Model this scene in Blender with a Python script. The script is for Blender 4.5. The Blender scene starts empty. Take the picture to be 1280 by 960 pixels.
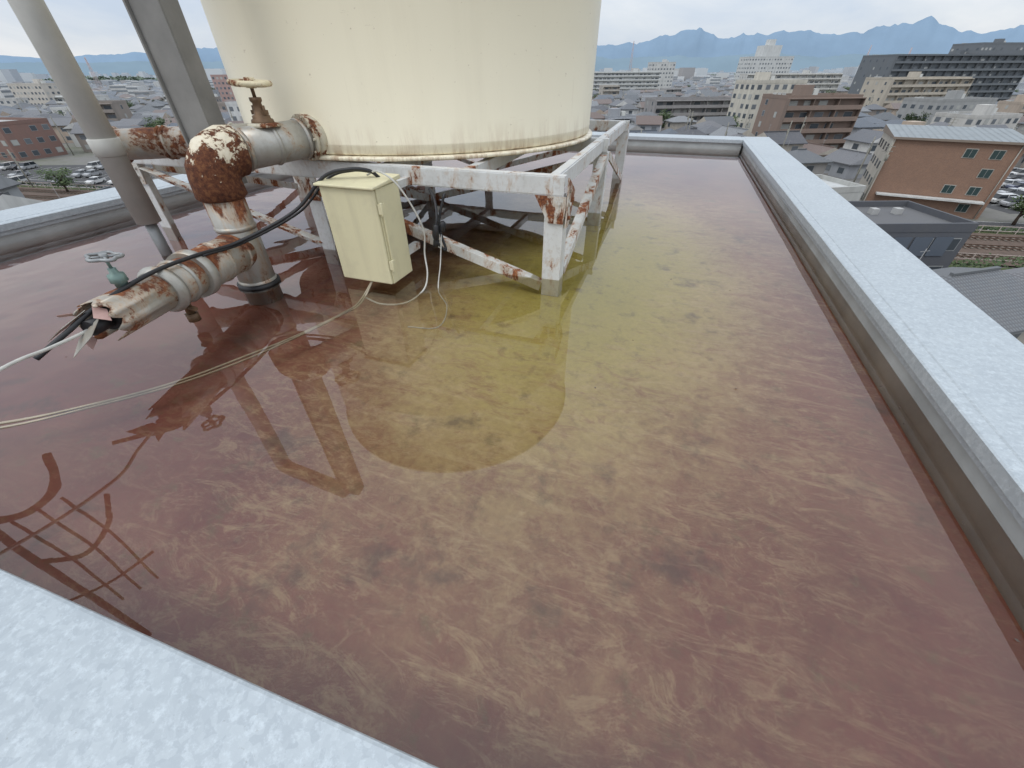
import bpy, math, random
from mathutils import Vector, Matrix, noise
random.seed(7)
PSI=math.radians(19.5); C=math.cos(PSI); S=math.sin(PSI)
scene=bpy.context.scene
def P(F,R,z=0.0):            # town grid frame (turned 19.5 deg from the roof axes)
    return (R*C-F*S, F*C+R*S, z)

# ------------------------------------------------------------------ materials
def newmat(name):
    m=bpy.data.materials.new(name); m.use_nodes=True
    nt=m.node_tree; b=nt.nodes['Principled BSDF']
    return m,nt,b
def nd(nt,t,**kw):
    n=nt.nodes.new(t)
    for k,v in kw.items(): setattr(n,k,v)
    return n
def lk(nt,a,b): nt.links.new(a,b)
def coords(nt,scale=(1,1,1),loc=(0,0,0),rot=0):
    tc=nd(nt,'ShaderNodeTexCoord'); mp=nd(nt,'ShaderNodeMapping')
    mp.inputs['Scale'].default_value=scale; mp.inputs['Location'].default_value=loc; mp.inputs['Rotation'].default_value=(0,0,rot)
    lk(nt,tc.outputs['Object'],mp.inputs['Vector']); return mp.outputs['Vector']
def noi(nt,vec,scale,detail=6,rough=.55,dist=0):
    n=nd(nt,'ShaderNodeTexNoise'); n.inputs['Scale'].default_value=scale
    n.inputs['Detail'].default_value=detail; n.inputs['Roughness'].default_value=rough
    n.inputs['Distortion'].default_value=dist
    lk(nt,vec,n.inputs['Vector']); return n.outputs['Fac']
def ramp(nt,fac,stops):
    r=nd(nt,'ShaderNodeValToRGB'); e=r.color_ramp.elements
    while len(e)<len(stops): e.new(.5)
    for i,(p,c) in enumerate(stops):
        e[i].position=p
        if not isinstance(c,(tuple,list)): c=(c,c,c)
        e[i].color=(c[0],c[1],c[2],1)
    lk(nt,fac,r.inputs['Fac']); return r.outputs['Color']
def mixc(nt,fac,a,b,bt='MIX'):
    m=nd(nt,'ShaderNodeMix',data_type='RGBA',blend_type=bt)
    def put(i,v):
        if isinstance(v,(tuple,list)): m.inputs[i].default_value=(v[0],v[1],v[2],1)
        elif isinstance(v,(int,float)): m.inputs[i].default_value=v
        else: lk(nt,v,m.inputs[i])
    put(0,fac); put(6,a); put(7,b); return m.outputs[2]
def mth(nt,op,a,b=None,clamp=False):
    m=nd(nt,'ShaderNodeMath',operation=op); m.use_clamp=clamp
    for i,v in enumerate((a,b)):
        if v is None: continue
        if isinstance(v,(int,float)): m.inputs[i].default_value=v
        else: lk(nt,v,m.inputs[i])
    return m.outputs[0]
def bump(nt,b,h,strength=.3,dist=.01):
    n=nd(nt,'ShaderNodeBump'); n.inputs['Strength'].default_value=strength
    n.inputs['Distance'].default_value=dist
    lk(nt,h,n.inputs['Height']); lk(nt,n.outputs['Normal'],b.inputs['Normal'])
def axis(nt,k):
    tc=nd(nt,'ShaderNodeTexCoord'); s=nd(nt,'ShaderNodeSeparateXYZ'); lk(nt,tc.outputs['Object'],s.inputs[0]); return s.outputs[k]
def maprange(nt,v,a,b,c,d):
    n=nd(nt,'ShaderNodeMapRange'); lk(nt,v,n.inputs[0])
    for i,x in enumerate((a,b,c,d)): n.inputs[i+1].default_value=x
    return n.outputs[0]

def painted(name,col,rust_lo,rust_hi,scale=6,rough=.5,stretch=(1,1,1),metal=0.0,dirt=.35,bias=None,dark=.78,stain=(.42,.27,.15)):
    m,nt,b=newmat(name)
    v=coords(nt,stretch); v1=coords(nt)
    n=noi(nt,v,scale,12,.72,.25)
    if bias:
        for (ax,a,b_,c_,d_) in bias: n=mth(nt,'ADD',n,maprange(nt,axis(nt,ax),a,b_,c_,d_))
    r=ramp(nt,n,[(rust_lo,0),(rust_hi,1)])
    n2=noi(nt,v1,scale*5,9,.72)
    rustc=ramp(nt,n2,[(.34,tuple(dark*x for x in (.08,.028,.016))),(.5,tuple(dark*x for x in (.23,.075,.032))),(.66,tuple(dark*x for x in (.42,.18,.07)))])
    n3=noi(nt,coords(nt,(1,1,.4)),5,9,.68)
    base=mixc(nt,ramp(nt,n3,[(.38,0),(.72,dirt)]),col,tuple(c*q for c,q in zip(col,(.5,.45,.38))))
    base=mixc(nt,ramp(nt,noi(nt,v1,40,5,.7),[(.5,0),(.72,.3)]),base,(.25,.2,.15))
    halo=ramp(nt,n,[(rust_lo-.07,0),(rust_lo,.5)])
    base=mixc(nt,halo,base,stain)
    c=mixc(nt,r,base,rustc); lk(nt,c,b.inputs['Base Color'])
    rr=mixc(nt,r,(rough,)*3,(.95,)*3); lk(nt,rr,b.inputs['Roughness'])
    if metal:
        mm=mixc(nt,r,(metal,)*3,(0,0,0)); lk(nt,mm,b.inputs['Metallic'])
    bump(nt,b,mth(nt,'ADD',mth(nt,'MULTIPLY',r,.6),n2),.4,.003)
    return m
def plain(name,col,rough=.6,metal=0,var=.25,scale=8,bs=.15):
    m,nt,b=newmat(name); v=coords(nt)
    n=noi(nt,v,scale,8,.6)
    c=mixc(nt,ramp(nt,n,[(.3,0),(.75,1)]),col,tuple(x*(1-var) for x in col))
    lk(nt,c,b.inputs['Base Color']); b.inputs['Roughness'].default_value=rough
    b.inputs['Metallic'].default_value=metal
    if bs: bump(nt,b,noi(nt,v,scale*6,4,.6),bs,.002)
    return m

M_frame=painted('frame_white_paint_rust',(.64,.65,.64),.60,.63,9,.45,(1,1,.5),dirt=.3,dark=.95)
M_frame_r=painted('frame_paint_heavy_rust',(.60,.60,.57),.53,.57,11,.5,(1,1,.45),dirt=.4,dark=.95)
M_clad=painted('pipe_cladding_galvanised',(.44,.43,.39),.61,.66,7,.38,(1,1,.35),metal=.45,dirt=.7,bias=[(2,.25,.50,0,.17),(2,.15,-.02,0,.06)])
M_clado=painted('outlet_cladding_galvanised',(.46,.45,.41),.61,.65,8,.38,metal=.4,dirt=.7,bias=[(1,2.05,2.2,0,.09),(2,.74,.80,0,.03)])
M_clad2=painted('pipe_cladding_rusty',(.44,.42,.37),.555,.60,6,.42,metal=.35,dirt=.75,bias=[(2,.22,.31,0,.10),(1,1.2,1.5,-.02,.06)])
M_flaky=painted('elbow_peeling_paint',(.76,.69,.54),.485,.505,10,.6,dirt=.2,bias=[(2,.54,.78,.16,-.05)],dark=.48,stain=(.6,.5,.34))
M_flange=painted('flange_paint',(.60,.56,.44),.53,.56,12,.6,dirt=.4,dark=.7)
M_valve=painted('valve_old_paint',(.74,.66,.45),.55,.59,22,.6)
M_brass=plain('valve_body_brown',(.20,.12,.065),.55,.3,.6,20)
M_mast=plain('mast_brown',(.10,.07,.055),.6,.1,.4,10)
M_steel=plain('steel_grey',(.30,.31,.31),.45,.4,.3,10)
M_duct=plain('duct_grey_paint',(.29,.28,.26),.6,.1,.4,4)
M_pvc=plain('pvc_grey',(.50,.49,.45),.5,0,.25,5)
M_black=plain('black_rubber',(.018,.018,.02),.5,0,.3,20)
M_white=plain('white_cable',(.58,.57,.52),.5,0,.3,20)
M_hose=plain('old_hose',(.46,.40,.30),.6,0,.4,9)
M_tape=plain('pink_tape',(.52,.33,.29),.7,0,.3,20)
M_conc=plain('concrete_pad',(.30,.29,.25),.9,0,.4,8)

m,nt,b=newmat('cabinet_cream'); v=coords(nt)
st=noi(nt,coords(nt,(14,14,1.3)),1,6,.6)
c=mixc(nt,ramp(nt,st,[(.5,0),(.8,.4)]),(.68,.63,.41),(.45,.40,.26))
c=mixc(nt,ramp(nt,noi(nt,v,30,8,.7),[(.66,0),(.72,.8)]),c,(.25,.14,.07))
c=mixc(nt,ramp(nt,noi(nt,v,5,8,.7),[(.5,0),(.75,.35)]),c,(.40,.36,.26))
lk(nt,c,b.inputs['Base Color']); b.inputs['Roughness'].default_value=.45; M_cab=m

m,nt,b=newmat('tank_cream_paint'); v=coords(nt)
st=noi(nt,coords(nt,(5,5,.45)),1,8,.66)
c=mixc(nt,ramp(nt,st,[(.50,0),(.85,.25)]),(.88,.81,.62),(.60,.53,.38))
big=noi(nt,v,.9,4,.5); c=mixc(nt,ramp(nt,big,[(.35,0),(.7,.20)]),c,(.70,.64,.50))
sp=noi(nt,v,34,9,.75); c=mixc(nt,ramp(nt,sp,[(.645,0),(.68,.75)]),c,(.38,.28,.17))
sc=noi(nt,coords(nt,(2,2,12)),3,10,.8); c=mixc(nt,ramp(nt,sc,[(.64,0),(.69,.6)]),c,(.45,.36,.24))
dr=noi(nt,coords(nt,(16,16,.8)),1.4,5,.7); c=mixc(nt,mth(nt,'MULTIPLY',ramp(nt,dr,[(.64,0),(.72,.45)]),ramp(nt,noi(nt,v,1.4,3,.5),[(.5,0),(.6,1)])),c,(.48,.38,.25))
lowz=ramp(nt,mth(nt,'MULTIPLY',mth(nt,'SUBTRACT',axis(nt,2),.58),3.0,True),[(0,.9),(.18,.3),(.6,0)])
lowm=mth(nt,'MULTIPLY',lowz,ramp(nt,noi(nt,coords(nt,(7,7,1.2)),2.2,10,.75),[(.45,0),(.60,1)]))
c=mixc(nt,lowm,c,(.34,.20,.10)); 
lk(nt,c,b.inputs['Base Color']); b.inputs['Roughness'].default_value=.34
bump(nt,b,noi(nt,v,2.2,4,.5),.3,.014); M_tank=m

def galv(name,base,dark):
    m,nt,b=newmat(name); v=coords(nt)
    vo=nd(nt,'ShaderNodeTexVoronoi'); vo.inputs['Scale'].default_value=75
    wob=nd(nt,'ShaderNodeMix',data_type='VECTOR'); 
    nn=nd(nt,'ShaderNodeTexNoise'); nn.inputs['Scale'].default_value=30; lk(nt,v,nn.inputs['Vector'])
    wob.inputs[0].default_value=.03; lk(nt,v,wob.inputs[4]); lk(nt,nn.outputs['Color'],wob.inputs[5])
    lk(nt,wob.outputs[1],vo.inputs['Vector'])
    sepc=nd(nt,'ShaderNodeSeparateColor'); lk(nt,vo.outputs['Color'],sepc.inputs[0])
    c=mixc(nt,ramp(nt,sepc.outputs[0],[(0,0),(1,.7)]),base,dark)
    c=mixc(nt,ramp(nt,noi(nt,v,2.2,9,.72),[(.40,0),(.68,.6)]),c,dark)
    c=mixc(nt,ramp(nt,noi(nt,v,48,9,.8),[(.50,0),(.64,.7)]),c,tuple(min(1,x*1.22) for x in base))
    c=mixc(nt,ramp(nt,noi(nt,coords(nt,(1,1,1),(3,5,0)),9,10,.78),[(.60,0),(.72,.45)]),c,(.28,.28,.25))
    c=mixc(nt,ramp(nt,noi(nt,coords(nt,(1,1,1),(9,5,0)),120,3,.6),[(.68,0),(.76,.5)]),c,(.22,.22,.20))
    lk(nt,c,b.inputs['Base Color']); b.inputs['Roughness'].default_value=.48; b.inputs['Metallic'].default_value=.15
    bump(nt,b,mth(nt,'ADD',noi(nt,v,60,5,.6),mth(nt,'MULTIPLY',noi(nt,v,2.5,3,.5),2)),.15,.004)
    return m
M_galv=galv('galvanised_coping',(.44,.485,.51),(.335,.375,.405))
M_wall=plain('parapet_wall_grey',(.44,.465,.46),.6,.0,.4,3)
M_wall_out=plain('building_wall_render',(.55,.53,.48),.9,0,.2,1)

# roof floor: rust-red film with a yellow-green sediment patch around the tank
m,nt,b=newmat('roof_floor_sediment'); tc=nd(nt,'ShaderNodeTexCoord'); v=tc.outputs['Object']
mp=nd(nt,'ShaderNodeMapping'); mp.inputs['Location'].default_value=(.40/1.16,-2.85/2.40,0); mp.inputs['Scale'].default_value=(1/1.16,1/2.40,0)
lk(nt,v,mp.inputs['Vector'])
ln=nd(nt,'ShaderNodeVectorMath',operation='LENGTH'); lk(nt,mp.outputs['Vector'],ln.inputs[0]); L_=ln.outputs['Value']
n1=noi(nt,v,1.3,4,.5,.2); n2=noi(nt,v,4.6,12,.74,.4); n4=noi(nt,v,17,10,.8,.4)
f=mth(nt,'ADD',L_,mth(nt,'MULTIPLY',mth(nt,'SUBTRACT',n1,.5),.5))
f=mth(nt,'ADD',f,mth(nt,'MULTIPLY',mth(nt,'SUBTRACT',n2,.5),.95))
f=mth(nt,'ADD',f,mth(nt,'MULTIPLY',mth(nt,'SUBTRACT',n4,.5),.95))
rd=noi(nt,v,1.7,9,.62,.2)
redv=ramp(nt,rd,[(.3,(.155,.048,.037)),(.5,(.205,.069,.054)),(.72,(.250,.098,.078))])
yel=ramp(nt,L_,[(.25,(.40,.35,.085)),(.55,(.44,.37,.125)),(.80,(.44,.345,.165)),(1.05,(.38,.26,.15))])
fm=ramp(nt,mth(nt,'MULTIPLY',f,.6),[(.36,0),(.48,.16),(.58,.52),(.70,.86),(.86,1)])
col=mixc(nt,fm,yel,redv)
ring=ramp(nt,mth(nt,'MULTIPLY',L_,.5),[(.15,.1),(.36,1),(.56,.9),(.70,.35),(.95,.06)])
for (sc_,lo,rt,s_,lo_,hi_,am,cc) in (((1.0,3.0,1),(2,1,0),.5,3.4,.52,.60,.50,(.52,.41,.25)),((1.0,3.4,1),(5,3,0),-.7,4.2,.53,.61,.48,(.50,.38,.24)),((1.0,3.0,1),(1,7,0),1.6,5.0,.54,.62,.42,(.48,.35,.23)),((1,1,1),(1,8,0),0,14,.53,.64,.48,(.50,.40,.24))):
    wv=noi(nt,coords(nt,sc_,lo,rt),s_,12,.82,1.0)
    sm=mth(nt,'MULTIPLY',ramp(nt,wv,[(lo_,0),(hi_,am)]),ring); col=mixc(nt,sm,col,cc)
rs=noi(nt,coords(nt,(1,2,1),(11,4,0),-.4),6,11,.78,.8); col=mixc(nt,mth(nt,'MULTIPLY',ramp(nt,rs,[(.52,0),(.63,.6)]),ring),col,(.24,.105,.075))
fine=noi(nt,v,42,6,.75); col=mixc(nt,ramp(nt,fine,[(.35,.22),(.6,0)]),col,(.13,.08,.05))
dk=noi(nt,v,8.5,8,.72); col=mixc(nt,ramp(nt,dk,[(.56,0),(.68,.55)]),col,(.15,.12,.06))
dk2=noi(nt,coords(nt,(1,1,1),(7,2,0)),3.6,7,.62); col=mixc(nt,ramp(nt,dk2,[(.59,0),(.68,.6)]),col,(.09,.055,.04))
lk(nt,col,b.inputs['Base Color']); b.inputs['Roughness'].default_value=.9; M_floor=m

# water
m=bpy.data.materials.new('rainwater'); m.use_nodes=True; nt=m.node_tree; nt.nodes.clear()
out=nd(nt,'ShaderNodeOutputMaterial'); tr=nd(nt,'ShaderNodeBsdfTransparent'); tr.inputs[0].default_value=(.97,.95,.89,1)
gl=nd(nt,'ShaderNodeBsdfGlossy'); gl.inputs['Roughness'].default_value=0.0; gl.inputs['Color'].default_value=(1,1,1,1)
fr=nd(nt,'ShaderNodeFresnel'); fr.inputs['IOR'].default_value=1.55
mx=nd(nt,'ShaderNodeMixShader'); bm=nd(nt,'ShaderNodeBump')
v=coords(nt,(1,1,0)); sx=nd(nt,'ShaderNodeSeparateXYZ'); lk(nt,v,sx.inputs[0])
mask=ramp(nt,mth(nt,'MULTIPLY',mth(nt,'ADD',sx.outputs[0],3.2),.4,True),[(0,1),(.45,.6),(.75,.12),(1,.05)])
h=mth(nt,'MULTIPLY',mth(nt,'ADD',noi(nt,v,5.5,1,.3),mth(nt,'MULTIPLY',noi(nt,v,1.2,1,.4),1.2)),mask)
lk(nt,h,bm.inputs['Height']); bm.inputs['Strength'].default_value=1; bm.inputs['Distance'].default_value=.0028
lk(nt,bm.outputs[0],gl.inputs['Normal']); lk(nt,bm.outputs[0],fr.inputs['Normal'])
lk(nt,fr.outputs[0],mx.inputs[0]); lk(nt,tr.outputs[0],mx.inputs[1]); lk(nt,gl.outputs[0],mx.inputs[2]); lk(nt,mx.outputs[0],out.inputs[0])
M_water=m

# town
m,nt,b=newmat('town_surface'); at_=nd(nt,'ShaderNodeAttribute',attribute_name='Col')
n=noi(nt,coords(nt,(.6,.6,.12)),1.2,6,.65)
c=mixc(nt,ramp(nt,n,[(.35,0),(.8,.4)]),at_.outputs['Color'],(.13,.125,.115)); lk(nt,c,b.inputs['Base Color']); b.inputs['Roughness'].default_value=.85; M_town=m
m,nt,b=newmat('distant_town_surface'); at_=nd(nt,'ShaderNodeAttribute',attribute_name='Col'); lk(nt,at_.outputs['Color'],b.inputs['Base Color']); b.inputs['Roughness'].default_value=.9; M_dtown=m
m,nt,b=newmat('town_glass'); at_=nd(nt,'ShaderNodeAttribute',attribute_name='Col'); lk(nt,at_.outputs['Color'],b.inputs['Base Color']); b.inputs['Roughness'].default_value=.18; M_tglass=m
m,nt,b=newmat('roof_tiles'); at_=nd(nt,'ShaderNodeAttribute',attribute_name='Col'); v=coords(nt)
w=nd(nt,'ShaderNodeTexWave',wave_type='BANDS',bands_direction='X'); w.inputs['Scale'].default_value=1.1; lk(nt,v,w.inputs['Vector'])
w2=nd(nt,'ShaderNodeTexWave',wave_type='BANDS',bands_direction='Y',wave_profile='SAW'); w2.inputs['Scale'].default_value=1.1; lk(nt,v,w2.inputs['Vector'])
h=mth(nt,'MULTIPLY',w.outputs['Fac'],w2.outputs['Fac'])
c=mixc(nt,ramp(nt,h,[(0,.6),(.5,0)]),at_.outputs['Color'],(.04,.04,.045)); c=mixc(nt,ramp(nt,noi(nt,v,1.5,6,.6),[(.4,0),(.8,.4)]),c,(.16,.15,.14))
lk(nt,c,b.inputs['Base Color']); b.inputs['Roughness'].default_value=.6; bump(nt,b,h,.6,.06); M_tile=m
m,nt,b=newmat('orange_brick_tile'); v=coords(nt); brk=nd(nt,'ShaderNodeTexBrick'); brk.inputs['Scale'].default_value=2.2
brk.inputs['Color1'].default_value=(.27,.15,.095,1); brk.inputs['Color2'].default_value=(.22,.12,.08,1); brk.inputs['Mortar'].default_value=(.31,.24,.19,1)
mpb=nd(nt,'ShaderNodeMapping'); mpb.inputs['Rotation'].default_value=(math.radians(90),0,0); lk(nt,v,mpb.inputs['Vector']); lk(nt,mpb.outputs['Vector'],brk.inputs['Vector'])
c=mixc(nt,ramp(nt,noi(nt,v,.8,9,.75),[(.35,0),(.75,.5)]),brk.outputs['Color'],(.18,.115,.085)); lk(nt,c,b.inputs['Base Color']); b.inputs['Roughness'].default_value=.8; M_brick=m
m,nt,b=newmat('town_ground'); v=coords(nt)
c=ramp(nt,noi(nt,v,.03,6,.6),[(.3,(.10,.10,.10)),(.5,(.17,.165,.155)),(.7,(.10,.115,.06))])
c=mixc(nt,ramp(nt,noi(nt,v,.6,6,.7),[(.4,0),(.7,.4)]),c,(.22,.21,.19)); lk(nt,c,b.inputs['Base Color']); b.inputs['Roughness'].default_value=.95; M_ground=m
M_asph=plain('asphalt',(.07,.07,.072),.9,0,.3,.8,0); M_line=plain('road_paint',(.7,.7,.68),.7,0,.2,2,0)
M_ballast=plain('ballast',(.13,.09,.068),.95,0,.45,1.2,0); M_rail=plain('rail_steel',(.16,.10,.07),.5,.4,.3,1,0); M_sleep=plain('sleeper',(.20,.17,.14),.9,0,.3,1,0)
M_grass=plain('grass',(.085,.11,.035),.95,0,.5,.6,0)
m,nt,b=newmat('leaves'); v=coords(nt); c=ramp(nt,noi(nt,v,.8,5,.6),[(.3,(.025,.05,.018)),(.55,(.06,.095,.03)),(.8,(.12,.14,.05))]); lk(nt,c,b.inputs['Base Color']); b.inputs['Roughness'].default_value=.7; M_leaf=m
M_bark=plain('bark',(.10,.07,.05),.9,0,.4,3,0)

# ------------------------------------------------------------------ mesh builder
class MB:
    def __init__(s): s.v=[];s.f=[];s.m=[];s.c=[];s.s=[];s.T=Matrix.Identity(4)
    def add(s,verts,faces,mat=0,col=(1,1,1),smooth=False):
        o=len(s.v); T=s.T
        for p in verts: s.v.append(tuple(T@Vector(p)))
        for f in faces:
            s.f.append([o+i for i in f]); s.m.append(mat); s.c.append(col); s.s.append(smooth)
    def box(s,x0,x1,y0,y1,z0,z1,mat=0,col=(1,1,1),bottom=True):
        V=[(x0,y0,z0),(x1,y0,z0),(x1,y1,z0),(x0,y1,z0),(x0,y0,z1),(x1,y0,z1),(x1,y1,z1),(x0,y1,z1)]
        Fc=[(0,1,5,4),(1,2,6,5),(2,3,7,6),(3,0,4,7),(4,5,6,7)]
        if bottom: Fc.append((3,2,1,0))
        s.add(V,Fc,mat,col)
    def prism(s,poly,z0,z1,mat=0,col=(1,1,1)):
        n=len(poly); V=[(x,y,z0) for x,y in poly]+[(x,y,z1) for x,y in poly]
        s.add(V,[(i,(i+1)%n,n+(i+1)%n,n+i) for i in range(n)]+[tuple(range(n,2*n)),tuple(range(n-1,-1,-1))],mat,col)
    def bar(s,p0,p1,w,h,mat=0,up=(0,0,1),off=(0,0),col=(1,1,1)):
        p0=Vector(p0);p1=Vector(p1);d=(p1-p0).normalized();u=Vector(up)
        if abs(d.dot(u))>.98: u=Vector((0,1,0))
        a=d.cross(u).normalized();u=a.cross(d)
        V=[]
        for p in (p0,p1):
            for sx,sz in ((-1,-1),(1,-1),(1,1),(-1,1)):
                V.append(p+a*(off[0]+sx*w/2)+u*(off[1]+sz*h/2))
        s.add(V,[(0,1,5,4),(1,2,6,5),(2,3,7,6),(3,0,4,7),(4,5,6,7),(3,2,1,0)],mat,col)
    def angle(s,p0,p1,w,t,mat=0,up=(0,0,1),sx=1,sz=1):
        s.bar(p0,p1,t,w,mat,up,(sx*(w/2-t/2),0))
        s.bar(p0,p1,w-t-.001,t,mat,up,(sx*(-t/2),sz*(w/2-t/2)))
    def sweep(s,pts,r,seg=16,mat=0,smooth=True,caps=True,closed=False,col=(1,1,1)):
        pts=[Vector(p) for p in pts]; n=len(pts)
        rs=r if isinstance(r,(list,tuple)) else [r]*n
        tg=[]
        for i in range(n):
            if closed: d=pts[(i+1)%n]-pts[i-1]
            else: d=pts[min(i+1,n-1)]-pts[max(i-1,0)]
            if d.length<1e-9: d=tg[-1] if tg else Vector((0,0,1))
            tg.append(d.normalized())
        u=Vector((0,0,1)) if abs(tg[0].z)<.9 else Vector((1,0,0))
        u=(u-tg[0]*u.dot(tg[0])).normalized(); V=[]
        for i in range(n):
            u=(u-tg[i]*u.dot(tg[i]))
            u.normalize(); w=tg[i].cross(u)
            for k in range(seg):
                a=2*math.pi*k/seg; V.append(pts[i]+(u*math.cos(a)+w*math.sin(a))*rs[i])
        Fc=[]
        for i in range(n if closed else n-1):
            j=(i+1)%n
            for k in range(seg):
                k2=(k+1)%seg; Fc.append((i*seg+k,i*seg+k2,j*seg+k2,j*seg+k))
        s.add(V,Fc,mat,col,smooth)
        if caps and not closed:
            o=len(s.v)-len(V)
            for base,rev in ((0,True),((n-1)*seg,False)):
                f=[o+base+k for k in range(seg)]
                if rev: f.reverse()
                s.f.append(f); s.m.append(mat); s.c.append(col); s.s.append(False)
    def cyl(s,p0,p1,r,seg=24,mat=0,caps=True,col=(1,1,1)): s.sweep([p0,p1],r,seg,mat,True,caps,False,col)
    def lathe(s,cx,cy,prof,seg=96,mat=0):
        V=[];n=len(prof)
        for k in range(seg):
            a=2*math.pi*k/seg
            for r,z in prof: V.append((cx+r*math.cos(a),cy+r*math.sin(a),z))
        Fc=[]
        for k in range(seg):
            k2=(k+1)%seg
            for i in range(n-1): Fc.append((k*n+i,k2*n+i,k2*n+i+1,k*n+i+1))
        s.add(V,Fc,mat,(1,1,1),True)
    def obj(s,name,mats,parent=None,loc=None,rot=0,bevel=0,data_only=False):
        me=bpy.data.meshes.new(name); me.from_pydata(s.v,[],s.f)
        for mm in mats: me.materials.append(mm)
        me.polygons.foreach_set('material_index',s.m); me.polygons.foreach_set('use_smooth',s.s)
        if any(c!=(1,1,1) for c in s.c):
            ca=me.color_attributes.new('Col','FLOAT_COLOR','CORNER'); arr=[]
            for f,c in zip(s.f,s.c): arr+= [c[0],c[1],c[2],1]*len(f)
            ca.data.foreach_set('color',arr)
        me.update()
        if data_only: return me
        return place(me,name,parent,loc,rot,bevel)
def place(me,name,parent=None,loc=None,rot=0,bevel=0):
    o=bpy.data.objects.new(name,me); scene.collection.objects.link(o)
    if parent: o.parent=parent
    if loc: o.location=loc
    o.rotation_euler[2]=rot
    if bevel:
        bv=o.modifiers.new('bevel','BEVEL'); bv.width=bevel; bv.segments=2; bv.limit_method='ANGLE'; bv.harden_normals=False
    return o
def empty(name):
    o=bpy.data.objects.new(name,None); scene.collection.objects.link(o); return o
def cr(pts,n=8):
    pts=[Vector(p) for p in pts]; q=[2*pts[0]-pts[1]]+pts+[2*pts[-1]-pts[-2]]; out=[]
    for i in range(1,len(q)-2):
        for k in range(n):
            t=k/n; a,b_,c_,d=q[i-1],q[i],q[i+1],q[i+2]
            out.append(.5*((2*b_)+(c_-a)*t+(2*a-5*b_+4*c_-d)*t*t+(3*b_-a-3*c_+d)*t**3))
    out.append(pts[-1]); return out

# ------------------------------------------------------------------ roof
XL,XR,YN,YF=-4.57,1.05,.06,8.03; FZ=-.11; TOP=.145; W=.42
mb=MB(); mb.add([(XL-.1,-.4,FZ),(XR+.1,-.4,FZ),(XR+.1,YF+.1,FZ),(XL-.1,YF+.1,FZ)],[(0,1,2,3)]); mb.obj('roof_floor',[M_floor])
mb=MB(); mb.add([(XL,-.35,0),(XR+.03,-.35,0),(XR+.03,YF+.02,0),(XL,YF+.02,0)],[(0,1,2,3)]); mb.obj('rainwater',[M_water])
def coping_y(x_in,sgn,y0,y1,name):
    e=empty(name)
    mb=MB(); x0=x_in+sgn*.03; x1=x_in+sgn*(W-.03); mb.box(min(x0,x1),max(x0,x1),y0+.02,y1-.02,-.4,TOP-.012,0); mb.obj('wall',[M_wall],e)
    mb=MB(); a=[(0,TOP-.055),(0,TOP-.012),(.006,TOP-.008),(.045,TOP-.004),(.05,TOP),(W-.012,TOP+.006),(W,TOP),(W,TOP-.07)]
    ys=[y0+(y1-y0)*k/40 for k in range(41)]; n=len(a)
    V=[(x_in+sgn*(p+.0025*noise.noise(Vector((y*1.3,x_in,0)))),y,z+.0022*noise.noise(Vector((y*1.7,p*8,x_in)))) for y in ys for p,z in a]
    Fc=[]
    for k in range(40): Fc+=[(k*n+i,k*n+i+1,(k+1)*n+i+1,(k+1)*n+i) for i in range(n-1)]
    mb.add(V,Fc+[tuple(range(n)),tuple(range(41*n-1,40*n-1,-1))])
    xa=x_in+sgn*.014; xb=x_in+sgn*.029; mb.box(min(xa,xb),max(xa,xb),y0+.01,y1-.01,TOP-.085,TOP-.056)
    mb.obj('coping',[M_galv],e)
coping_y(XR,1,-1.2,YF+W,'parapet'); coping_y(XL,-1,-1.2,YF+W,'parapet')
e=empty('parapet'); mb=MB(); mb.box(XL+.001,XR-.001,YF+.03,YF+W-.03,-.4,TOP-.013); mb.obj('wall',[M_wall],e)
mb=MB(); mb.box(XL+.002,XR-.002,YF,YF+W,TOP-.055,TOP-.001); mb.obj('coping',[M_galv],e,bevel=.006)
e=empty('parapet'); mb=MB(); mb.prism([(XL+.001,-.55),(XR-.001,-.55),(XR-.001,.07),(XL+.001,-.11)],-.4,TOP-.06); mb.obj('wall',[M_wall],e)
mb=MB(); mb.prism([(XL+.002,-.6),(XR-.002,-.6),(XR-.002,.104),(XL+.002,-.078)],TOP-.055,TOP-.001); mb.obj('coping',[M_galv],e,bevel=.008)
mb=MB(); mb.box(XL-W+.05,XR+W-.05,-1.15,YF+W-.05,-20,-.401)
for k in range(6):
    for x in (-4,-2.3,-.6): mb.box(x,x+1.0,YF+W-.06,YF+W-.02,-3.2-3*k,-1.9-3*k,1)
mb.obj('roof_building',[M_wall_out,M_steel])
mb=MB(); rnd=random.Random(11)
for k in range(70):
    x=rnd.uniform(-4.2,.95); y=rnd.uniform(.25,6) ; s=rnd.uniform(.0015,.0045)
    if rnd.random()<.4: x=.98+rnd.uniform(-.03,.05)
    a=rnd.uniform(0,6.28); mb.add([(x+s*1.8*math.cos(a),y+s*1.8*math.sin(a),.003),(x-s*math.sin(a),y+s*math.cos(a),.004),(x-s*1.8*math.cos(a),y-s*1.8*math.sin(a),.003),(x+s*math.sin(a),y-s*math.cos(a),.002)],[(0,1,2,3)])
mb.obj('floating_debris',[M_mast])

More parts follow.
